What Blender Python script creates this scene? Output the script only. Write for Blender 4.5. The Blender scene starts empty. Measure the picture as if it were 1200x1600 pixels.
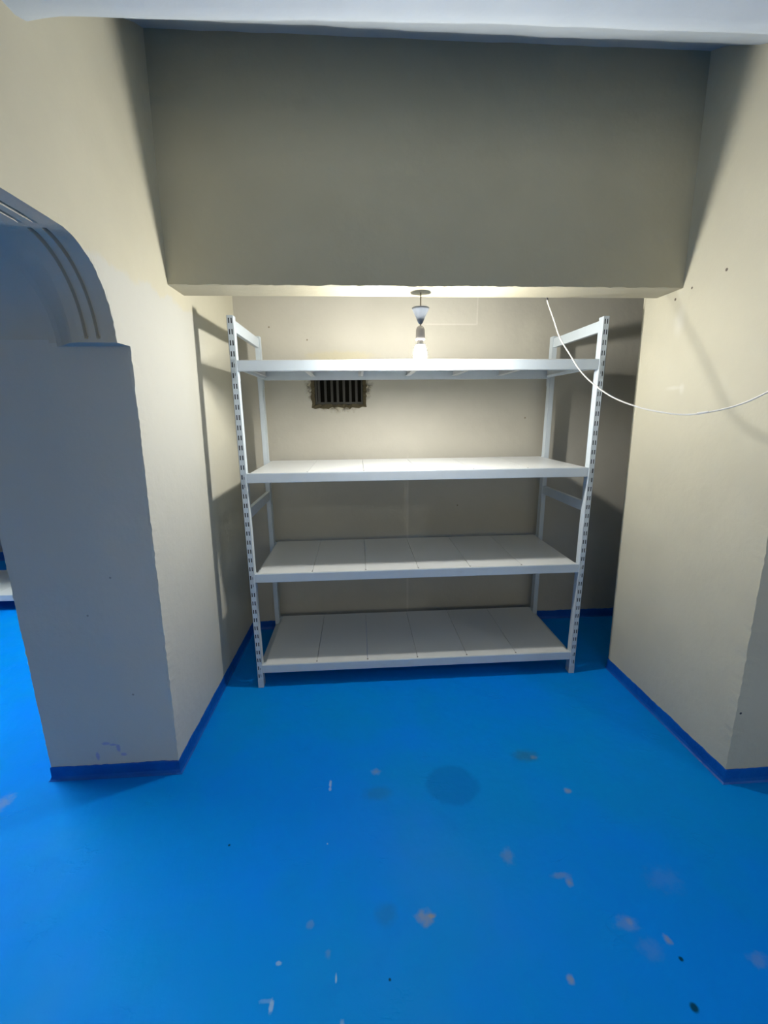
import bpy, bmesh, math, random
from mathutils import Vector, Matrix, noise

# ---------------------------------------------------------------- camera
S = bpy.context.scene
COL = S.collection
cam_data = bpy.data.cameras.new('camera')
cam = bpy.data.objects.new('camera', cam_data); COL.objects.link(cam)
cam_data.sensor_fit = 'VERTICAL'; cam_data.sensor_height = 24.0; cam_data.sensor_width = 18.0
cam_data.lens = 664.5518 * 24.0 / 1600.0
cam_data.clip_start = 0.02
cr = Vector((0.99804841, -0.06159532, -0.01026584))
cu = Vector((0.02386985, 0.22440404, 0.97420381))
cb = Vector((-0.0577027, -0.9725476, 0.22543637))
M4 = Matrix((cr, cu, cb)).transposed().to_4x4()
M4.translation = Vector((0.6063375, -2.2096144, 1.5381976))
cam.matrix_world = M4
S.camera = cam

# ---------------------------------------------------------------- light levels, world, exposure
WINDOW_FILL = 0.85             # soft fill through an added, unseen window behind the camera
W = bpy.data.worlds.new('world'); S.world = W; W.use_nodes = True
W.node_tree.nodes['Background'].inputs[0].default_value = (1.0, 0.985, 0.90, 1)
W.node_tree.nodes['Background'].inputs[1].default_value = WINDOW_FILL
BULB_MAIN = 285.0          # emission strength of the bulb over the rack
BULB_FRONT = 110.0          # cool bulb of the front room, right of the frame
TUBE_LEFT = 165.0          # cool bulb of the room behind the arch
VS = S.view_settings
VS.view_transform = 'Standard'; VS.look = 'None'; VS.gamma = 1.0; VS.use_curve_mapping = False
VS.exposure = 1.9

# ---------------------------------------------------------------- material helpers
def s2l(c):
    return tuple((v / 12.92 if v <= 0.04045 else ((v + 0.055) / 1.055) ** 2.4) for v in c)

class NT:
    def __init__(s, name, rough=0.6, spec=0.5):
        s.m = bpy.data.materials.new(name); s.m.use_nodes = True
        s.t = s.m.node_tree; s.N = s.t.nodes; s.L = s.t.links
        s.b = s.N['Principled BSDF']
        s.b.inputs['Roughness'].default_value = rough
        s.b.inputs['Specular IOR Level'].default_value = spec
        g = s.N.new('ShaderNodeNewGeometry'); s.pos = g.outputs['Position']
        x = s.N.new('ShaderNodeSeparateXYZ'); s.L.new(s.pos, x.inputs[0])
        s.x, s.y, s.z = x.outputs
    def put(s, sock, v):
        if hasattr(v, 'is_output') or isinstance(v, bpy.types.NodeSocket): s.L.new(v, sock)
        else: sock.default_value = v
    def math(s, op, a, b=0.0, c=None, clamp=False):
        n = s.N.new('ShaderNodeMath'); n.operation = op; n.use_clamp = clamp
        s.put(n.inputs[0], a); s.put(n.inputs[1], b)
        if c is not None: s.put(n.inputs[2], c)
        return n.outputs[0]
    def noise(s, scale, detail=3, rough=0.5, off=(0, 0, 0), stretch=(1, 1, 1)):
        mp = s.N.new('ShaderNodeMapping'); mp.inputs['Location'].default_value = off; mp.inputs['Scale'].default_value = stretch
        s.L.new(s.pos, mp.inputs[0])
        n = s.N.new('ShaderNodeTexNoise'); n.inputs['Scale'].default_value = scale
        n.inputs['Detail'].default_value = detail; n.inputs['Roughness'].default_value = rough
        s.L.new(mp.outputs[0], n.inputs['Vector']); return n.outputs[0]
    def ramp(s, v, a, b, lo=0.0, hi=1.0):
        n = s.N.new('ShaderNodeMapRange'); n.interpolation_type = 'SMOOTHSTEP'
        s.put(n.inputs[0], v)
        for i, q in enumerate((a, b, lo, hi)): n.inputs[i + 1].default_value = q
        return n.outputs[0]
    def mix(s, f, a, b):
        n = s.N.new('ShaderNodeMix'); n.data_type = 'RGBA'
        s.put(n.inputs[0], f)
        for i, q in ((6, a), (7, b)):
            if isinstance(q, tuple): n.inputs[i].default_value = (*q[:3], 1)
            else: s.L.new(q, n.inputs[i])
        return n.outputs[2]
    def color(s, c):
        if isinstance(c, tuple): s.b.inputs['Base Color'].default_value = (*c[:3], 1)
        else: s.L.new(c, s.b.inputs['Base Color'])
    def bump(s, h, strength=0.2, dist=0.01):
        n = s.N.new('ShaderNodeBump'); n.inputs['Strength'].default_value = strength; n.inputs['Distance'].default_value = dist
        s.L.new(h, n.inputs['Height']); s.L.new(n.outputs[0], s.b.inputs['Normal'])
    def blob(s, ax, ay, cx, cy, rx, ry, soft=0.5, wob=0.5, ns=30):
        """mask of a ragged ellipse in two coordinates"""
        dx = s.math('DIVIDE', s.math('SUBTRACT', ax, cx), rx); dy = s.math('DIVIDE', s.math('SUBTRACT', ay, cy), ry)
        d = s.math('SQRT', s.math('ADD', s.math('MULTIPLY', dx, dx), s.math('MULTIPLY', dy, dy)))
        d = s.math('ADD', d, s.math('MULTIPLY', s.math('SUBTRACT', s.nz(ns), 0.5), wob * 2))
        return s.ramp(d, 1 - soft, 1 + soft, 1.0, 0.0)
    def nz(s, ns):
        c = s.__dict__.setdefault('cache', {})
        if ns not in c: c[ns] = s.noise(ns, 4, 0.6)
        return c[ns]

def simple(name, col, rough=0.5, spec=0.5, bump=None, **kw):
    n = NT(name, rough, spec); n.color(col)
    if bump:
        n.bump(n.noise(bump[0], 3), bump[1], bump[2])
    for k, v in kw.items(): n.b.inputs[k.replace('_', ' ')].default_value = v
    return n.m

CREAM = (0.51, 0.48, 0.365)
FRESH = (0.49, 0.485, 0.43)
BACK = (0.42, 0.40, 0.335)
BLUE = (0.0, 0.155, 0.53)

def wall_mat(name, base, kind=None):
    n = NT(name, 0.62, 0.35)
    v = n.noise(2.2, 4, 0.55)
    c = n.mix(n.ramp(v, 0.3, 0.7), tuple(q * 0.95 for q in base), tuple(min(1, q * 1.04) for q in base))
    w = n.noise(9, 4, 0.6, (3, 1, 7))
    c = n.mix(n.ramp(w, 0.62, 0.78, 0, 0.25), c, tuple(q * 0.93 for q in base))
    if kind == 'left':
        # fresher, whiter filler round the corner and the lower pier; old cream above
        edge = n.math('ADD', 2.02, n.math('MULTIPLY', n.math('SUBTRACT', n.nz(7), 0.5), 0.16))
        m = n.ramp(n.math('SUBTRACT', edge, n.z), -0.006, 0.02)
        m = n.math('MULTIPLY', m, n.ramp(n.y, -0.15, 0.25, 1.0, 0.35))
        c = n.mix(m, c, FRESH)
        # violet paint smear at the pier's foot
        for (cx, cz, rx, rz) in ((-.506, .168, .017, .008), (-.478, .160, .014, .005), (-.458, .142, .008, .018), (-.440, .108, .012, .008), (-.55, .105, .008, .020)):
            c = n.mix(n.math('MULTIPLY', n.blob(n.x, n.z, cx, cz, rx, rz, 0.4, 0.5, 60), 0.55), c, (0.18, 0.20, 0.55))
        for (cx, cz) in ((-.375, .922), (-.485, .765), (-.36, .40)):
            c = n.mix(n.math('MULTIPLY', n.blob(n.x, n.z, cx, cz, .004, .004, 0.4, 0.3, 60), 0.6), c, (0.1, 0.1, 0.1))
    if kind == 'right':
        for (cy, cz, r) in ((-.185, 2.032, .006), (-.278, 2.056, .005), (-.449, 2.077, .006)):
            c = n.mix(n.blob(n.y, n.z, cy, cz, r, r, 0.3, 0.3, 60), c, (0.10, 0.08, 0.06))
        for (cy, cz, ry, rz) in ((-.225, 1.93, .025, .05), (-.29, 1.635, .012, .02), (-.24, 1.64, .04, .008)):  # whitish glare marks, the highlight put into the wall colour
            c = n.mix(n.math('MULTIPLY', n.blob(n.y, n.z, cy, cz, ry, rz, 0.8, 0.5, 20), 0.35), c, (0.66, 0.64, 0.58))
        c = n.mix(n.blob(n.x, n.z, 2.135, .335, .005, .005, 0.3, 0.3, 60), c, (0.03, 0.03, 0.04))
    if kind == 'back':
        # squared patch of repainted plaster at the top, with a paler outline
        inx = n.ramp(n.x, 1.388, 1.394, 1, 0); inx0 = n.ramp(n.x, 1.00, 1.10, 0, 1)
        inz = n.ramp(n.z, 2.094, 2.100, 0, 1)
        c = n.mix(n.math('MULTIPLY', n.math('MULTIPLY', inx, inx0), n.math('MULTIPLY', inz, 0.25)), c, (0.50, 0.48, 0.41))
        lv = n.math('MULTIPLY', n.ramp(n.math('ABSOLUTE', n.math('SUBTRACT', n.x, 1.394)), .002, .006, 1, 0), n.ramp(n.z, 2.085, 2.10))
        lh = n.math('MULTIPLY', n.ramp(n.math('ABSOLUTE', n.math('SUBTRACT', n.z, 2.094)), .002, .006, 1, 0), n.math('MULTIPLY', inx, inx0))
        ll = n.math('MULTIPLY', n.ramp(n.math('ABSOLUTE', n.math('SUBTRACT', n.x, 0.946)), .003, .010, 1, 0), n.ramp(n.z, 0.6, 1.25, 1, 0.7))
        ll = n.math('MULTIPLY', ll, n.ramp(n.z, 1.2, 1.3, 1, 0))
        c = n.mix(n.math('MULTIPLY', n.math('MAXIMUM', n.math('MAXIMUM', lv, lh), ll), 0.4), c, (0.60, 0.58, 0.52))
        # yellowed plaster edge above the vent, grime round its opening
        c = n.mix(n.math('MULTIPLY', n.blob(n.x, n.z, 0.50, 1.90, .20, .030, 0.5, 0.8, 26), 0.55), c, (0.47, 0.42, 0.26))
        c = n.mix(n.math('MULTIPLY', n.blob(n.x, n.z, 0.490, 1.712, .203, .152, 0.16, 0.26, 34), 0.9), c,
                  n.mix(n.ramp(n.nz(55), .42, .62), (0.05, 0.045, 0.03), (0.30, 0.27, 0.18)))
        for (cx, cz) in ((.065, 2.076), (.30, 2.0), (1.75, 1.5), (1.3, .9)):
            c = n.mix(n.blob(n.x, n.z, cx, cz, .005, .005, 0.4, 0.4, 60), c, (0.2, 0.17, 0.12))
    n.color(c)
    h = n.math('ADD', n.math('MULTIPLY', n.noise(6, 3), 1.0), n.math('MULTIPLY', n.noise(70, 3, 0.6), 0.10))
    n.bump(h, 0.35, 0.02)
    return n.m

def floor_mat():
    n = NT('blue_floor_paint', 0.5, 0.05)
    v = n.noise(1.3, 4, 0.6, (2, 5, 0))
    c = n.mix(n.ramp(v, 0.32, 0.68), (0.0, 0.205, 0.76), (0.0, 0.225, 0.64))
    w = n.noise(5, 5, 0.65, (9, 2, 0))
    c = n.mix(n.ramp(w, 0.55, 0.8, 0, 0.35), c, (0.0, 0.165, 0.60))
    u = n.noise(22, 4, 0.7, (1, 1, 0))
    c = n.mix(n.ramp(u, 0.66, 0.8, 0, 0.25), c, (0.01, 0.23, 0.50))
    R = lambda *a: n.blob(n.x, n.y, *a)
    # the round stain and the darker greenish scuffs
    c = n.mix(n.math('MULTIPLY', R(.972, -.730, .108, .100, 0.14, 0.22, 14), 0.42), c, (0.0, 0.12, 0.42))
    for (x, y, rx, ry, k) in ((.653, -.75, .05, .03, .3), (1.34, -.60, .05, .03, .6), (.66, -1.19, .03, .03, .3)):
        c = n.mix(n.math('MULTIPLY', R(x, y, rx, ry, 0.6, 0.6, 30), k), c, (0.02, 0.14, 0.26))
    # paint worn through to brownish screed
    for (x, y, rx, ry, k) in ((.653, -.641, .022, .016, .5), (1.375, -.612, .018, .010, .5), (1.445, -.793, .016, .012, .7),
                              (.780, -1.207, .026, .022, .75), (.800, -1.205, .012, .006, .9), (1.28, -1.137, .012, .014, .8), (1.262, -1.115, .03, .010, .4),
                              (1.494, -1.312, .010, .014, .8), (1.162, -1.383, .010, .012, .8), (1.104, -1.038, .022, .026, .35),
                              (1.398, -1.265, .035, .020, .30), (1.41, -1.262, .010, .010, .35), (1.43, -1.33, .035, .03, .14), (1.718, -1.378, .03, .02, .28),
                              (.484, -1.28, .008, .012, .3), (-.878, -.687, .03, .04, .5), (.423, -1.203, .012, .012, .3), (1.60, -1.15, .06, .04, .10)):
        c = n.mix(n.math('MULTIPLY', R(x, y, rx * .8, ry * .8, 0.75, 1.3, 38), k * .6), c, (0.33, 0.27, 0.14))
    # pale scrapes
    for (x, y, rx, ry, k) in ((.455, -.690, .006, .020, .9), (.455, -.715, .007, .010, .6), (.344, -1.292, .010, .006, .7), (.340, -1.385, .007, .017, .8), (.51, -1.336, .003, .012, .9),
                              (.325, -1.372, .02, .006, .3), (.46, -.95, .003, .003, .8), (.53, -1.43, .008, .012, .5)):
        c = n.mix(n.math('MULTIPLY', R(x, y, rx * .8, ry * .8, 0.45, 0.9, 60), k * .6), c, (0.45, 0.55, 0.62))
    for (x, y, r) in ((1.458, -1.461, .010), (1.50, -1.36, .006), (.66, -1.35, .004), (.10, -.93, .004)):
        c = n.mix(R(x, y, r, r, 0.4, 0.4, 60), c, (0.0, 0.05, 0.12))
    n.color(c)
    n.L.new(n.ramp(n.noise(3, 3, 0.5, (4, 4, 4)), 0.3, 0.7, 0.48, 0.6), n.b.inputs['Roughness'])
    cr_ = n.noise(3.0, 5, 0.55, (7, 3, 0), (1.0, 1.9, 1))
    ridge = n.math('POWER', n.math('SUBTRACT', 1.0, n.math('MULTIPLY', n.math('ABSOLUTE', n.math('SUBTRACT', cr_, 0.5)), 2.0)), 40.0)
    gate = n.ramp(n.noise(4.5, 2, 0.5, (1, 8, 0)), 0.56, 0.70)
    h = n.math('ADD', n.math('MULTIPLY', n.noise(4, 3, 0.5), 0.7), n.math('MULTIPLY', n.noise(40, 3, 0.6), 0.05))
    h = n.math('ADD', h, n.math('MULTIPLY', n.math('MULTIPLY', ridge, gate), 0.10))
    n.bump(h, 0.45, 0.03)
    return n.m

def skirting_mat():
    n = NT('blue_skirting_paint', 0.45, 0.4)
    n.color(n.mix(n.ramp(n.noise(8, 4), .35, .7), (0.0, 0.075, 0.37), (0.0, 0.105, 0.44)))
    n.bump(n.noise(30, 3), 0.4, 0.01)
    return n.m

def ceiling_mat():
    n = NT('ceiling_paint', 0.7, 0.25)
    n.color(n.mix(n.ramp(n.noise(2.5, 4), .3, .7), (0.50, 0.56, 0.60), (0.55, 0.60, 0.63)))
    n.bump(n.math('ADD', n.noise(5, 3), n.math('MULTIPLY', n.noise(45, 3), 0.1)), 0.4, 0.015)
    return n.m

def emis(name, col, strength):
    m = bpy.data.materials.new(name); m.use_nodes = True
    b = m.node_tree.nodes['Principled BSDF']
    b.inputs['Base Color'].default_value = (.9, .9, .9, 1)
    b.inputs['Emission Color'].default_value = (*col, 1); b.inputs['Emission Strength'].default_value = strength
    return m

def steel_mat():
    n = NT('white_powder_coat', 0.34, 0.5)
    n.color(n.mix(n.ramp(n.noise(14, 4), .4, .75, 0, .5), (0.50, 0.56, 0.60), (0.46, 0.515, 0.555)))
    n.bump(n.noise(180, 2), 0.06, 0.002)
    return n.m

MAT = dict(
    left=wall_mat('cream_wall_paint_patched', CREAM, 'left'), right=wall_mat('cream_wall_paint', CREAM, 'right'),
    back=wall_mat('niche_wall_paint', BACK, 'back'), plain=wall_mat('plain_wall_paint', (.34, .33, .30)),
    arch=wall_mat('arch_lining_paint', (0.47, 0.44, 0.36)), beam=wall_mat('shaded_cream_paint', (0.40, 0.37, 0.27)),  # beam: the wall cream darkened, the bulkhead's shade put into the colour
    floor=floor_mat(), skirt=skirting_mat(), ceil=ceiling_mat(), steel=steel_mat(),
    deck=simple('white_shelf_panel', (0.61, 0.625, 0.62), 0.28, 0.5, (5, 0.03, 0.01)),
    inside=simple('slot_shade', (0.05, 0.05, 0.055), 0.7, 0.2),  # inside: dark colour standing in for the shade behind the slots
    foot=simple('grey_plastic_foot', (0.45, 0.50, 0.54), 0.5), screw=simple('dark_screw', (0.10, 0.09, 0.08), 0.5),
    cup=simple('milky_plastic_cup', (0.19, 0.21, 0.235), 0.35, 0.5),
    socket=simple('lamp_holder_plastic', (0.42, 0.39, 0.36), 0.45), cord=simple('brown_cord', (0.16, 0.13, 0.10), 0.6),
    cable=simple('white_cable_sheath', (0.80, 0.78, 0.72), 0.4), tape=simple('black_tape', (0.02, 0.02, 0.02), 0.5),
    grille=simple('sooty_iron', (0.055, 0.053, 0.045), 0.7, 0.3, (60, 0.4, 0.004)),
    vent_lining=simple('dark_vent_lining', (0.015, 0.014, 0.010), 0.9, 0.1), rust=simple('crumbled_mortar', (0.10, 0.085, 0.05), 0.95, 0.1, (70, 0.8, 0.01)),  # near-black lining behind the vent bars; dark crumbled mortar rim
    bulb=emis('warm_white_bulb_glow', (1.0, 0.975, 0.92), BULB_MAIN),
    bulb_front=emis('cool_bulb_glow', (0.90, 0.96, 1.0), BULB_FRONT),
    tube=emis('cool_tube_glow', (0.93, 1.0, 0.98), TUBE_LEFT),
)

# ---------------------------------------------------------------- mesh helpers
def obj(name, bm, mat, parent=None, smooth=False, kind=None, loc=None):
    me = bpy.data.meshes.new(name); bm.normal_update(); bm.to_mesh(me); bm.free()
    for m in (mat if isinstance(mat, list) else [mat]): me.materials.append(m)
    if smooth:
        for p in me.polygons: p.use_smooth = True
    o = bpy.data.objects.new(name, me); COL.objects.link(o)
    if parent: o.parent = parent
    if kind: o['kind'] = kind
    if loc: o.location = loc
    return o

def tag(o, label, cat, group=None):
    o['label'] = label; o['category'] = cat
    if group: o['group'] = group
    return o

def empty(name, loc):
    o = bpy.data.objects.new(name, None); COL.objects.link(o); o.location = loc; o.empty_display_size = 0.1
    return o

def box(bm, a, b, bevel=0.0, mi=0):
    vs = [bm.verts.new((x, y, z)) for x in (a[0], b[0]) for y in (a[1], b[1]) for z in (a[2], b[2])]
    fs = [(0, 1, 3, 2), (4, 6, 7, 5), (0, 4, 5, 1), (2, 3, 7, 6), (0, 2, 6, 4), (1, 5, 7, 3)]
    F = [bm.faces.new([vs[i] for i in f]) for f in fs]
    for f in F: f.material_index = mi
    if bevel > 0:
        E = list({e for f in F for e in f.edges})
        bmesh.ops.bevel(bm, geom=E, offset=bevel, segments=2, affect='EDGES', profile=0.5)
    return F

def lathe(bm, prof, seg=24, c=(0, 0, 0), mi=0):
    rings = []
    for r, z in prof:
        rings.append([bm.verts.new((c[0] + r * math.cos(2 * math.pi * i / seg), c[1] + r * math.sin(2 * math.pi * i / seg), c[2] + z)) for i in range(seg)])
    for a, b in zip(rings, rings[1:]):
        for i in range(seg):
            f = bm.faces.new((a[i], a[(i + 1) % seg], b[(i + 1) % seg], b[i])); f.material_index = mi
    return rings

def tube(bm, pts, r, seg=10, cap=True):
    pts = [Vector(p) for p in pts]; rings = []; up = Vector((0.2, 0.9, 0.3)).normalized()
    for i, p in enumerate(pts):
        t = (pts[min(i + 1, len(pts) - 1)] - pts[max(i - 1, 0)]).normalized()
        a = t.cross(up).normalized(); b = t.cross(a)
        rr = r[i] if isinstance(r, list) else r
        rings.append([bm.verts.new(p + (a * math.cos(2 * math.pi * k / seg) + b * math.sin(2 * math.pi * k / seg)) * rr) for k in range(seg)])
    for a, b in zip(rings, rings[1:]):
        for i in range(seg): bm.faces.new((a[i], a[(i + 1) % seg], b[(i + 1) % seg], b[i]))
    if cap:
        bm.faces.new(rings[0]); bm.faces.new(rings[-1])

def spline(P, n=8):
    P = [Vector(p) for p in P]; out = []
    Q = [P[0] * 2 - P[1]] + P + [P[-1] * 2 - P[-2]]
    for i in range(1, len(Q) - 2):
        for k in range(n):
            t = k / n; a, b, c, d = Q[i - 1:i + 3]
            out.append(0.5 * ((2 * b) + (c - a) * t + (2 * a - 5 * b + 4 * c - d) * t * t + (3 * b - a - 3 * c + d) * t ** 3))
    out.append(P[-1]); return out

def nz(x, y, z, sc, seed=0.0):
    return noise.noise(Vector((x * sc + seed, y * sc + seed * 1.7, z * sc - seed)))

def grid(bm, rows, mi=0):
    V = [[bm.verts.new(p) for p in r] for r in rows]
    for a, b in zip(V, V[1:]):
        for i in range(len(a) - 1):
            f = bm.faces.new((a[i], a[i + 1], b[i + 1], b[i])); f.material_index = mi
    return V

def lin(a, b, n): return [a + (b - a) * i / n for i in range(n + 1)]

# ---------------------------------------------------------------- the setting
def XL(y, z): return -0.214 + 0.020 * z + 0.018 * (y + .58)
def XR(y, z): return 2.121 - 0.020 * z - 0.018 * (y + .79)
YB = 0.70
ZS = 2.07          # underside of the beam
CEIL = 2.455

fb = bmesh.new()
grid(fb, [[(x, y, 0) for x in lin(-5, 5, 40)] for y in lin(-5.2, 2.6, 32)])
obj('floor', fb, MAT['floor'], kind='structure')

# left wall with the round-cornered opening
JY, JZ, LED, HEAD, XO = -0.58, 1.776, -0.664, 2.042, -0.75
def profile(bl):
    """opening edge from the pier's foot up and over: list of (y, z, kind)"""
    P = [(JY, z, 'jamb') for z in lin(0, JZ, 110)]
    ry = 0.325 - 0.11 * bl; rz = 0.2655; led = JY + (LED - JY) * bl
    for k in range(1, 7): P.append((JY + (led - JY) * k / 6, JZ, 'ledge'))
    P.append((led, JZ + 0.0005, 'arc'))
    base = HEAD - rz
    for k in range(1, 5): P.append((led, JZ + .0005 + (base - JZ) * k / 4, 'arc'))
    for k in range(1, 41):
        a = math.pi / 2 * k / 40
        P.append((led - ry * (1 - math.cos(a)), base + rz * math.sin(a), 'arc'))
    y0 = led - ry
    for k in range(1, 31): P.append((y0 + (-2.6 - y0) * k / 30, HEAD, 'head'))
    return P
P1 = profile(1.0)
def jit(y, z):
    return 0.0022 * nz(0, y, z, 24, 3) + 0.0028 * nz(0, y, z, 85, 8)
def Lpt(x_side, y, z, edge=False):
    x = XL(y, z) if x_side == 0 else XO
    j = jit(y, z) if edge else 0.0
    return (x + j * (0.8 if x_side == 0 else 1), y + j * 0.8, z - j * 0.3)
bm = bmesh.new()
TOP = 3.0
bl_pts = P1
for side in (0, 1):
    prof = bl_pts if side == 0 else profile(0.0)
    nj = 111
    rows = []
    for (y, z, k) in prof[:nj]:
        rows.append([Lpt(side, y, z, True)] + [Lpt(side, yy, z) for yy in lin(JY + .05, YB + 0.05, 10)])
    rows += [[Lpt(side, yy, z) for yy in [JY] + lin(JY + .05, YB + 0.05, 10)] for z in lin(JZ + .04, TOP, 12)]
    grid(bm, rows if side else [list(reversed(r)) for r in rows])
    cols = []
    for (y, z, k) in prof[nj - 1:]:
        e = Lpt(side, y, z, k != 'jamb')
        cols.append([e] + [Lpt(side, y, z + (TOP - z) * t) for t in lin(0.05, 1, 8)])
    grid(bm, cols if not side else [list(reversed(r)) for r in cols])
# solid remainder of the left wall past the opening
box(bm, (XO, -5.2, 0), (-0.235, -2.6, TOP))
obj('wall_left', bm, MAT['left'], kind='structure')

# lining of the opening (pier face, ledge, rounded corner, head) with its two grooves
bm = bmesh.new()
off = [0, .01, .02, .035, .048, .051, .060, .063, .086, .089, .098, .101, .12, .145, .16, .172, .184, .20, .22, .245, .27, .30, .36, .45, .536]
cols = []
for i, o_ in enumerate(off):
    b = 1.0 if o_ < .125 else max(0.0, 1 - (o_ - .125) / .13)
    b = b * b * (3 - 2 * b)
    pr = profile(b); col = []
    groove = 0.013 if (5 <= i <= 6 or 9 <= i <= 10) else 0.0
    n = len(pr)
    for k, (y, z, kd) in enumerate(pr):
        x = XL(y, z) - o_ if o_ < 0.5 else XO
        x = max(x, XO)
        if i == 0: p = Lpt(0, y, z, True)
        else:
            j = 0.003 * nz(x, y, z, 9, 5)
            y2, z2 = y, z
            if kd == 'jamb': y2 += j
            if groove:
                y0, z0 = pr[max(k - 1, 0)][:2]; y1, z1 = pr[min(k + 1, n - 1)][:2]
                tx, tz = y1 - y0, z1 - z0; L_ = math.hypot(tx, tz) or 1
                ny, nzv = tz / L_, -tx / L_          # pointing into the wall
                g = 0
                if kd == 'arc' and k > 122 and y > -0.850: g = 1
                if kd == 'head' and y < -0.935: g = 1
                y2 += ny * groove * g; z2 += nzv * groove * g
            p = (x, y2, z2)
        col.append(p)
    cols.append(col)
grid(bm, [list(reversed(c)) for c in cols])
o = obj('trim_1', bm, [MAT['left']], kind='structure')
# the curved part and the head carry the arch lining's paint
o.data.materials.append(MAT['arch'])
for p in o.data.polygons:
    c = p.center
    if c.z > JZ + 0.002 and c.y < JY - 0.001: p.material_index = 1

# right wall: thick pier with the niche behind it
bm = bmesh.new()
RY0, RY1, RX = -0.80, 0.05, 2.95
def Rpt(y, z, edge=0):
    j = 0.0022 * nz(1, y, z, 24, 11) + 0.0026 * nz(1, y, z, 80, 4) if edge else 0
    return (XR(y, z) - j * .8, y + j * .8, z)
zs = lin(0, TOP, 150)
grid(bm, [[Rpt(RY0, z, 1)] + [Rpt(y, z) for y in lin(RY0 + .05, RY1 - .03, 8)] + [(XR(RY1, z) + .004, RY1 - .008, z), (XR(RY1, z) + .014, RY1, z)] for z in zs])
grid(bm, [[(x, RY0 + 0.0 * x, z) for x in lin(RX, 2.17, 6)] + [Rpt(RY0, z, 1)] for z in zs])
grid(bm, [[(XR(RY1, z) + .014, RY1, z), (RX, RY1, z)] for z in lin(0, TOP, 4)])
obj('wall_right', bm, MAT['right'], kind='structure')
bm = bmesh.new()
box(bm, (RX, RY0, 0), (5.1, RY0 + .2, TOP)); box(bm, (RX, RY1 - .3, 0), (RX + .12, YB + .15, TOP))
box(bm, (2.14, -2.9, 2.06), (2.70, RY0 - .002, TOP)); box(bm, (2.14, -5.2, 0), (2.70, -2.9, TOP))
obj('wall_side', bm, MAT['plain'], kind='structure')

# back wall of the niche with the vent's ragged hole
bm = bmesh.new()
HX0, HX1, HZ0, HZ1 = .332, .648, 1.600, 1.835
N = 72
ring = []
for k in range(N):
    a = 2 * math.pi * k / N; ca, sa = math.cos(a), math.sin(a)
    s = 1 / max(abs(ca), abs(sa)); hx, hz = (HX1 - HX0) / 2, (HZ1 - HZ0) / 2
    ring.append(((HX0 + HX1) / 2 + hx * max(-1, min(1, ca * s)), (HZ0 + HZ1) / 2 + hz * max(-1, min(1, sa * s)), ca, sa, s))
rough = lambda x, z, amp: amp * (nz(x, 0, z, 30, 2) + .6 * nz(x, 0, z, 80, 6))
X0, X1, Z0, Z1 = -.30, 3.05, 0, TOP
def outer(ca, sa, s):
    x = (HX0 + HX1) / 2; z = (HZ0 + HZ1) / 2
    return (max(-1, min(1, ca * s)), max(-1, min(1, sa * s)))
r_in2, r_in, r_edge, r_out = [], [], [], []
for (x, z, ca, sa, s) in ring:
    u, v = outer(ca, sa, s)
    j = rough(x, z, .008)
    ox = (X0 if u < 0 else X1); ux = x + (abs(u) * ((ox - x) if abs(u) > 0 else 0))
    oz = (Z0 if v < 0 else Z1); uz = z + (abs(v) * (oz - z))
    r_in2.append((x, YB + .09, z)); r_in.append((x + u * j, YB + .022, z + v * j))
    r_edge.append((x + u * (.018 + abs(rough(x, z, .03))), YB, z + v * (.014 + abs(rough(x, z, .03)))))
    # outer boundary on the wall's rectangle
    cx, cz = (HX0 + HX1) / 2, (HZ0 + HZ1) / 2
    if abs(u) >= .9999 and abs(v) >= .9999: r_out.append((ox, YB, oz))
    elif abs(u) >= .9999: r_out.append((ox, YB, cz + v * ((Z1 - cz) if v > 0 else (cz - Z0))))
    else: r_out.append((cx + u * ((X1 - cx) if u > 0 else (cx - X0)), YB, oz))
rings = [[bm.verts.new(p) for p in r] for r in (r_out, r_edge, r_in, r_in2)]
for ri, (a, b) in enumerate(zip(rings, rings[1:])):
    for k in range(N):
        f = bm.faces.new((a[k], b[k], b[(k + 1) % N], a[(k + 1) % N])); f.material_index = 0 if ri == 0 else (1 if ri == 1 else 2)
f = bm.faces.new(rings[-1]); f.material_index = 2
bmesh.ops.recalc_face_normals(bm, faces=bm.faces)
obj('wall_back', bm, [MAT['back'], MAT['rust'], MAT['vent_lining']], kind='structure')

# beam over the niche: dark bulkhead face, lit underside
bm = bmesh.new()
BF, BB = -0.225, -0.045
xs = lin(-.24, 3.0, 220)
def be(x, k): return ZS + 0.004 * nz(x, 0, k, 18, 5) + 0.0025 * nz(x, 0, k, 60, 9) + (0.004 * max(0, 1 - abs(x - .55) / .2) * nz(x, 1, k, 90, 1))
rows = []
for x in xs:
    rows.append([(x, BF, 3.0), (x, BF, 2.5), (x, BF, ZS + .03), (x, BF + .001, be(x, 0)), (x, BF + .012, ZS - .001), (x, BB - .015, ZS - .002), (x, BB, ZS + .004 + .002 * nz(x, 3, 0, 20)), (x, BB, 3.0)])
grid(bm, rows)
obj('wall_upper', bm, MAT['beam'], kind='structure')

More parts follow.
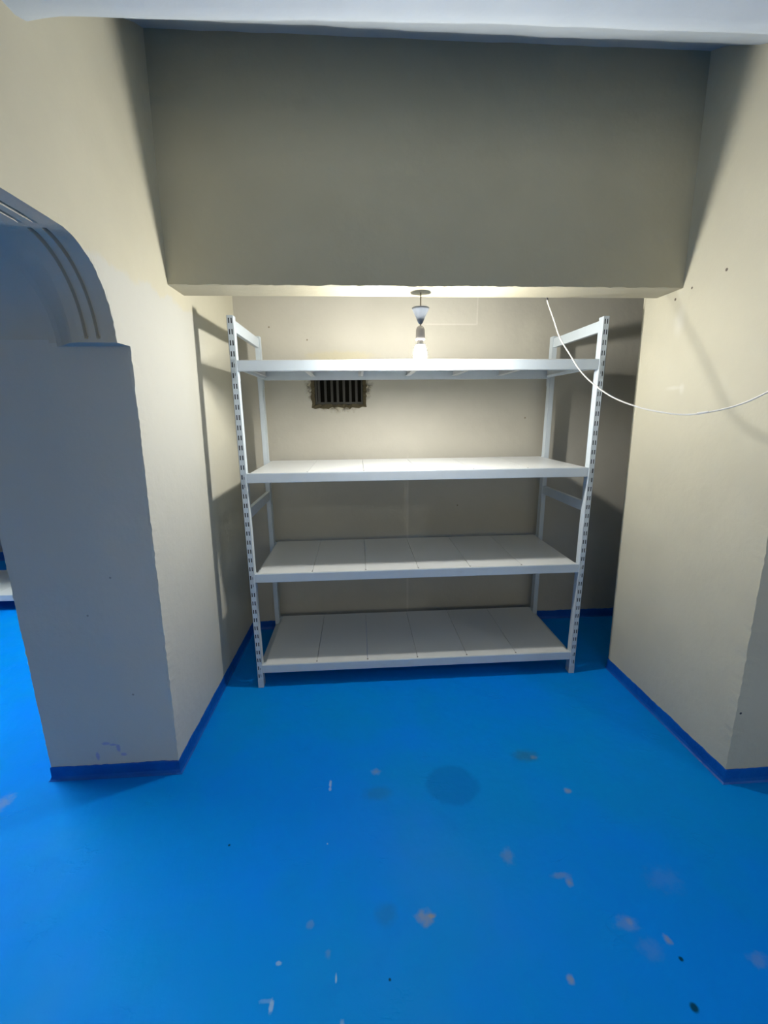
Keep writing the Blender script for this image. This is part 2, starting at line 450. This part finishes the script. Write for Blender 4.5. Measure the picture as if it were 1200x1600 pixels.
# rounded plaster fillets where the beam meets the side walls
# ceiling: flat over the front room, turned-down lip, slope up to the beam; flat over the niche
bm = bmesh.new()
cp = [(-.20, 2.945), (-.225, 2.935), (-.30, 2.90), (-.38, 2.85), (-.46, 2.795), (-.54, 2.745), (-.62, 2.695), (-.70, 2.635), (-.78, 2.575), (-.85, 2.520), (-.90, 2.482), (-.935, 2.464), (-.97, 2.457), (-1.05, CEIL), (-1.5, CEIL), (-3, CEIL), (-5.2, CEIL)]
rows = []
for x in lin(-.75, 5.1, 150):
    r = []
    for (y, z) in cp:
        lump = 0.010 * nz(x, y, 0, 1.6, 3) * (1 if -1.2 < y < -.3 else 0) + 0.003 * nz(x, y, 0, 9, 1)
        bulge = 0.012 * math.exp(-((x + .17) / .05) ** 2) * math.exp(-((y + .9) / .06) ** 2)
        dy = 0.02 * math.sin(1.1 * (x - .3)) if y > -1.2 and y < -.5 else 0
        r.append((x, y - dy, z + lump - bulge))
    rows.append(r)
grid(bm, rows)
obj('ceiling', bm, MAT['ceil'], smooth=True, kind='structure')
bm = bmesh.new()
box(bm, (-.75, BB - .01, 2.62), (3.1, YB + .1, 2.70)); box(bm, (-5.1, -5.2, 2.95), (-.5, 2.6, 3.05)); box(bm, (-.8, -5.2, 3.0), (5.1, 1.0, 3.1))
obj('ceiling', bm, MAT['ceil'], smooth=False, kind='structure')

# outer shell of the rooms beyond
WX0, WX1, WZ0, WZ1 = -1.1, 2.1, .85, 2.25
bm = bmesh.new()
for a, b in (((-5.1, -5.35, 0), (WX0, -5.2, 3.1)), ((WX1, -5.35, 0), (5.2, -5.2, 3.1)), ((WX0, -5.35, 0), (WX1, -5.2, WZ0)), ((WX0, -5.35, WZ1), (WX1, -5.2, 3.1))): box(bm, a, b)
obj('wall_front', bm, MAT['plain'], kind='structure')
bm = bmesh.new()
for a, b in (((WX0, -5.30, WZ0), (WX1, -5.24, WZ0 + .05)), ((WX0, -5.30, WZ1 - .05), (WX1, -5.24, WZ1)), ((WX0, -5.30, WZ0), (WX0 + .05, -5.24, WZ1)), ((WX1 - .05, -5.30, WZ0), (WX1, -5.24, WZ1)), ((.47, -5.30, WZ0), (.53, -5.24, WZ1))): box(bm, a, b, .004)
obj('fill_window', bm, MAT['steel'], kind='structure')  # unseen window frame, added with its opening to let fill light in
pl = bpy.data.lights.new('fill_window_portal', 'AREA'); pl.shape = 'RECTANGLE'; pl.size = WX1 - WX0; pl.size_y = WZ1 - WZ0; pl.cycles.is_portal = True
po = bpy.data.objects.new('fill_window_portal', pl); COL.objects.link(po); po.location = ((WX0 + WX1) / 2, -5.36, (WZ0 + WZ1) / 2); po.rotation_euler = (math.radians(90), 0, 0)
for nm, a, b in (('wall_far_right', (5.1, -5.3, 0), (5.2, 0, 3.05)),
                 ('wall_far_left', (-5.2, -5.3, 0), (-5.1, 2.6, 3.05)), ('wall_left_room', (-5.1, 2.50, 0), (-.75, 2.6, 3.05)),
                 ('wall_behind', (-.75, YB, 0), (-.70, 2.6, 3.05))):
    bm = bmesh.new(); box(bm, a, b); obj(nm, bm, MAT['plain'], kind='structure')

# painted skirting bands
def band(name, pts, h=.064, t=.004, seed=0):
    """pts: list of (x, y) along the wall's foot, offset to the room side by the caller"""
    bm = bmesh.new(); rows = []
    def nrm(a, b):
        L_ = math.hypot(b[0] - a[0], b[1] - a[1]); return Vector(((b[1] - a[1]) / L_, -(b[0] - a[0]) / L_))
    NS = [nrm(a, b) for a, b in zip(pts, pts[1:])]
    VN = [NS[0]] + [(p + q) / max(.3, 1 + p.dot(q)) for p, q in zip(NS, NS[1:])] + [NS[-1]]
    for q in range(len(pts) - 1):
        a, b = pts[q], pts[q + 1]
        n = max(2, int(math.hypot(b[0] - a[0], b[1] - a[1]) / .012))
        for k in range(n + (q == len(pts) - 2)):
            x = a[0] + (b[0] - a[0]) * k / n; y = a[1] + (b[1] - a[1]) * k / n
            v = VN[q] if k == 0 else (VN[q + 1] if k == n else NS[q]); nx, ny = v
            hh = h + .004 * nz(x, y, 0, 9, seed) + .003 * nz(x, y, 0, 45, seed + 2)
            rows.append([(x + nx * .014, y + ny * .014, 0.0005), (x + nx * .008, y + ny * .008, .006), (x + nx * t, y + ny * t, .018), (x + nx * t * .9, y + ny * t * .9, hh - .003), (x + nx * t * .5, y + ny * t * .5, hh), (x - nx * .01, y - ny * .01, hh)])
    grid(bm, rows)
    obj(name, bm, MAT['skirt'], kind='structure')
band('baseboard_left', [(XL(YB, 0), YB), (XL(JY, 0), JY), (XO, JY), (XO, YB + .1)][::-1], seed=1)
band('baseboard_right', [(RX, RY1), (XR(RY1, 0) + .014, RY1), (XR(RY1, 0), RY1 - .012), (XR(RY0, 0), RY0), (RX, RY0), (5.1, RY0)][::-1][::-1], seed=4)
band('baseboard_back', [(RX, YB), (XL(YB, 0), YB)][::-1], seed=7)
band('baseboard_far', [(XO, 2.50), (-5.1, 2.50)][::-1], h=.10, seed=9)

# ---------------------------------------------------------------- slotted-angle storage rack
RW, RD, RH = 1.875, 0.609, 2.0
PW, PD = 0.0295, 0.045
LEVELS = (1.797, 1.2445, 0.6953, 0.1427)

def post_mesh(hook_side, hooks=True):
    """hollow upright; the slotted face is y = 0, hook_side +1 when the rack is on +x"""
    bm = bmesh.new()
    xs = [0, .0056, .0118, .0177, .0239, PW]
    zsl = [.045]
    rowsz = []
    k = 38
    while k >= 0:
        top = RH - .012 - .05 * k; zsl += [top - .024, top]; rowsz.append((top - .024, top)); k -= 1
    zsl.append(RH)
    V = [[bm.verts.new((x, 0, z)) for x in xs] for z in zsl]
    for j in range(len(zsl) - 1):
        slot = any(abs(zsl[j] - a) < 1e-6 for a, b in rowsz)
        for i in range(5):
            if slot and i in (1, 3): continue
            bm.faces.new((V[j][i], V[j][i + 1], V[j + 1][i + 1], V[j + 1][i]))
    # slot sides, 1.5 mm deep
    for (a, b) in rowsz:
        for (x0, x1) in ((xs[1], xs[2]), (xs[3], xs[4])):
            q = [(x0, a), (x1, a), (x1, b), (x0, b)]
            for m in range(4):
                p, r = q[m], q[(m + 1) % 4]
                bm.faces.new([bm.verts.new(c) for c in ((p[0], 0, p[1]), (p[0], .0016, p[1]), (r[0], .0016, r[1]), (r[0], 0, r[1]))])
    # two flanges, closed back, cap left open like the real channel
    for x in (0, PW):
        box(bm, (x - (0 if x else 0), .0, .045), (x + (.0015 if not x else -.0015), PD, RH))
    box(bm, (0, PD - .0015, .045), (PW, PD, RH))
    box(bm, (.0016, .0017, .046), (PW - .0016, PD - .002, RH - .0005), mi=1)      # dark liner: shade inside the coated channel put into the colour
    return bm

def foot_mesh():
    bm = bmesh.new(); box(bm, (-.001, -.0015, 0), (PW + .001, PD + .001, .050), .002); return bm

def bracket_mesh(z):
    bm = bmesh.new()
    x = PW
    box(bm, (x, -.001, z - .095), (x + .002, PD * .9, z + .004), .0006)
    box(bm, (x - .008, -.0032, z - .095), (x + .002, -.0012, z + .004), .0006)
    for k in range(3):
        h = z - .085 + k * .035
        box(bm, (x - .0115, -.0028, h), (x - .006, .006, h + .012), .0005)
    return bm

def mirror(bm, axis, about):
    for v in bm.verts: v.co[axis] = 2 * about - v.co[axis]
    bmesh.ops.reverse_faces(bm, faces=bm.faces); return bm

def make_rack(label, group):
    root = empty('storage_rack', (0, 0, 0)); tag(root, label, 'storage rack', group)
    for sx in (0, 1):
        for sy in (0, 1):
            def place(b):
                if sx: mirror(b, 0, RW / 2)
                if sy: mirror(b, 1, RD / 2)
                return b
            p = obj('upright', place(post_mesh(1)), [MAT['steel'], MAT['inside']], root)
            obj('foot', place(foot_mesh()), MAT['foot'], p)
            for z in LEVELS: obj('bracket', place(bracket_mesh(z)), MAT['steel'], p)
    for x0 in (.003, RW - .025):
        for z0 in (1.932, .996, .052):
            bm = bmesh.new(); box(bm, (x0, PD - .002, z0), (x0 + .022, RD - PD + .002, z0 + .055), .0015)
            obj('cross_brace', bm, MAT['steel'], root)
    for z in LEVELS:
        # a shelf: two rails, the end rails and six folded panels
        for y0 in (0.0, RD - .032):
            bm = bmesh.new()
            ys = (y0 + .0005, y0 + .0315)
            box(bm, (PW + .002, ys[0], z - .050), (RW - PW - .002, ys[1], z - .0005), .0022)
            obj('shelf_rail', bm, MAT['steel'], root)
        for x0 in (PW + .003, RW - PW - .018):
            bm = bmesh.new(); box(bm, (x0, .034, z - .045), (x0 + .013, RD - .034, z - .012), .001)
            obj('end_rail', bm, MAT['steel'], root)
        ed = [.047, .340, .634, .927, .1 + 1.120, 1.515, 1.829]
        for a, b in zip(ed, ed[1:]):
            bm = bmesh.new(); g = .0009
            a1, b1 = a + g, b - g; y0, y1 = .004, RD - .002
            box(bm, (a1, y0, z - .0002), (b1, y1, z + .0018), .0007)
            for fx in (a1 + .0004, b1 - .0018): box(bm, (fx, y0 + .030, z - .030), (fx + .0014, y1 - .032, z))
            for fx in (a1, b1 - .014): box(bm, (fx, y0 + .032, z - .031), (fx + .014, y1 - .034, z - .0296))
            pn = obj('shelf_panel', bm, MAT['deck'], root)
            if a > .1:
                bm = bmesh.new(); lathe(bm, [(0.0001, .0), (.0045, .0), (.0045, -.0012)], 12, (a, .018, z + .0026))
                obj('screw', bm, MAT['screw'], pn)
    return root

rack = make_rack('white slotted steel storage rack with four empty shelves standing in the niche', 'white storage racks')

def copy_tree(o, parent=None):
    c = o.copy(); COL.objects.link(c)
    if parent: c.parent = parent
    for ch in list(o.children): copy_tree(ch, c)
    return c
far = copy_tree(rack)
far.location = (-2.0 - RW, 1.16, 0); far.scale = (1, 1, 1)
far['label'] = 'white storage rack seen past the left pier, only its lowest shelf showing'

# ---------------------------------------------------------------- pendant bulbs
def make_pendant(label, top, drop):
    """origin at the ceiling end of the cord; drop = length of cord above the cup"""
    root = empty('pendant_light', top); tag(root, label, 'light bulb', 'bare pendant bulbs')
    bm = bmesh.new(); tube(bm, [(0, 0, 0.002), (.0005, 0, -drop / 2), (0, 0, -drop), (.001, 0, -drop - .075)], .0028); obj('cord', bm, MAT['cord'], root, True)
    d = -drop
    bm = bmesh.new()
    lathe(bm, [(.0395, d + .010), (.0405, d + .0085), (.037, d + .001), (.030, d - .012), (.021, d - .030), (.014, d - .047), (.0095, d - .056), (.0035, d - .060), (.0035, d - .057), (.008, d - .052), (.0125, d - .044), (.019, d - .028), (.028, d - .011), (.036, d + .003), (.0395, d + .010)], 32)
    obj('ceiling_cup', bm, MAT['cup'], root, True)
    d -= .068
    bm = bmesh.new(); lathe(bm, [(.0005, d + .002), (.010, d + .001), (.017, d - .006), (.0205, d - .018), (.0212, d - .048), (.0218, d - .056), (.020, d - .060), (.001, d - .060)], 28); obj('lamp_holder', bm, MAT['socket'], root, True)
    d -= .060
    bm = bmesh.new(); lathe(bm, [(.0125, d + .001), (.0130, d - .006), (.017, d - .016), (.0200, d - .022)], 28); obj('bulb_neck', bm, MAT['socket'], root, True)
    bm = bmesh.new()
    lathe(bm, [(.0200, d - .022), (.0245, d - .034), (.0285, d - .050), (.0300, d - .066), (.0290, d - .080), (.0245, d - .096), (.0165, d - .107), (.008, d - .1125), (.0003, d - .114)], 32)
    b = obj('bulb', bm, MAT['bulb'], root, True); b['label'] = 'glowing white glass bulb'
    return root
pend = make_pendant('bare glowing bulb hanging from the beam in front of the top shelf', (.906, -.130, ZS - .001), .074)

def pendant_copy(label, loc, mat):
    c = pend.copy(); COL.objects.link(c); c.location = loc; c['label'] = label
    for ch in pend.children:
        d = ch.copy(); COL.objects.link(d); d.parent = c
        if ch.name.startswith('bulb') and not ch.name.startswith('bulb_neck'):
            d.data = ch.data.copy(); d.data.materials[0] = mat; d['label'] = 'glowing cool white glass bulb'
    return c
pendant_copy('bare cool bulb under the front room ceiling, right of the right pier', (3.17, -2.40, CEIL), MAT['bulb_front'])
root = empty('tube_light', (-1.9, .20, 2.95)); tag(root, 'fluorescent tube light on the ceiling of the left room', 'ceiling light')
bm = bmesh.new(); box(bm, (-.035, -.63, -.05), (.035, .63, 0), .006); obj('housing', bm, MAT['steel'], root)
bm = bmesh.new(); tube(bm, [(0, y, -.075) for y in (-.60, -.3, 0, .3, .60)], .014, 16)
o = obj('tube', bm, MAT['tube'], root, True); o['label'] = 'glowing cool white tube'
for y in (-.612, .612):
    bm = bmesh.new(); box(bm, (-.018, y - .012, -.095), (.018, y + .012, -.045), .003); obj('end_cap', bm, MAT['socket'], root)

# ---------------------------------------------------------------- loose white cable
CP = [(1.524, -.048, 2.085), (1.526, -.06, 2.050), (1.530, -.13, 1.960), (1.536, -.20, 1.865), (1.556, -.265, 1.787), (1.577, -.32, 1.718), (1.613, -.37, 1.658), (1.665, -.45, 1.594), (1.726, -.54, 1.551),
      (1.776, -.62, 1.530), (1.810, -.675, 1.523), (1.837, -.73, 1.529), (1.880, -.81, 1.552), (1.906, -.89, 1.593), (1.949, -1.02, 1.686), (2.0, -1.16, 1.84), (2.04, -1.30, 2.05), (2.06, -1.40, 2.30), (2.07, -1.42, CEIL)]
root = empty('hanging_cable', CP[0]); tag(root, 'thin white cable drooping from the beam across the right wall', 'cable')
inv = -Vector(CP[0])
bm = bmesh.new(); tube(bm, [p + inv for p in spline(CP, 6)], .0029, 10); obj('sheath', bm, MAT['cable'], root, True)
bm = bmesh.new(); a = Vector(CP[1]) + inv; tube(bm, [a + Vector((0, .012, .026)), a + Vector((0, .004, .008))], .0042, 10); obj('tape_wrap', bm, MAT['tape'], root, True)
bm = bmesh.new(); a = Vector(CP[11]) + inv; tube(bm, [a + Vector((-.010, .018, -.001)), a + Vector((0, 0, .001)), a + Vector((.005, -.012, .004))], [.0033, .0040, .0033], 10); obj('clip', bm, MAT['cable'], root)

# ---------------------------------------------------------------- vent grille in the back wall
root = empty('vent_grille', ((HX0 + HX1) / 2, YB + .03, HZ0)); tag(root, 'sooty iron vent grille with upright bars set in the back wall', 'vent')
cx = (HX0 + HX1) / 2
bm = bmesh.new()
w = HX1 - HX0
for a, b in (((-w / 2, 0, 0), (w / 2, .022, .016)), ((-w / 2, 0, HZ1 - HZ0 - .016), (w / 2, .022, HZ1 - HZ0)), ((-w / 2, 0, .012), (-w / 2 + .014, .022, HZ1 - HZ0 - .012)), ((w / 2 - .012, 0, .012), (w / 2, .022, HZ1 - HZ0 - .012))):
    box(bm, a, b, .002)
obj('frame', bm, MAT['grille'], root)
bm = bmesh.new()
for i, x in enumerate((.358, .401, .443, .481, .523, .565, .605)):
    t = .0015 * nz(x, i, 0, 9)
    box(bm, (x - cx - .008 + t, .002, .012), (x - cx + .008 + t, .016, HZ1 - HZ0 - .012), .002)
obj('slats', bm, MAT['grille'], root)
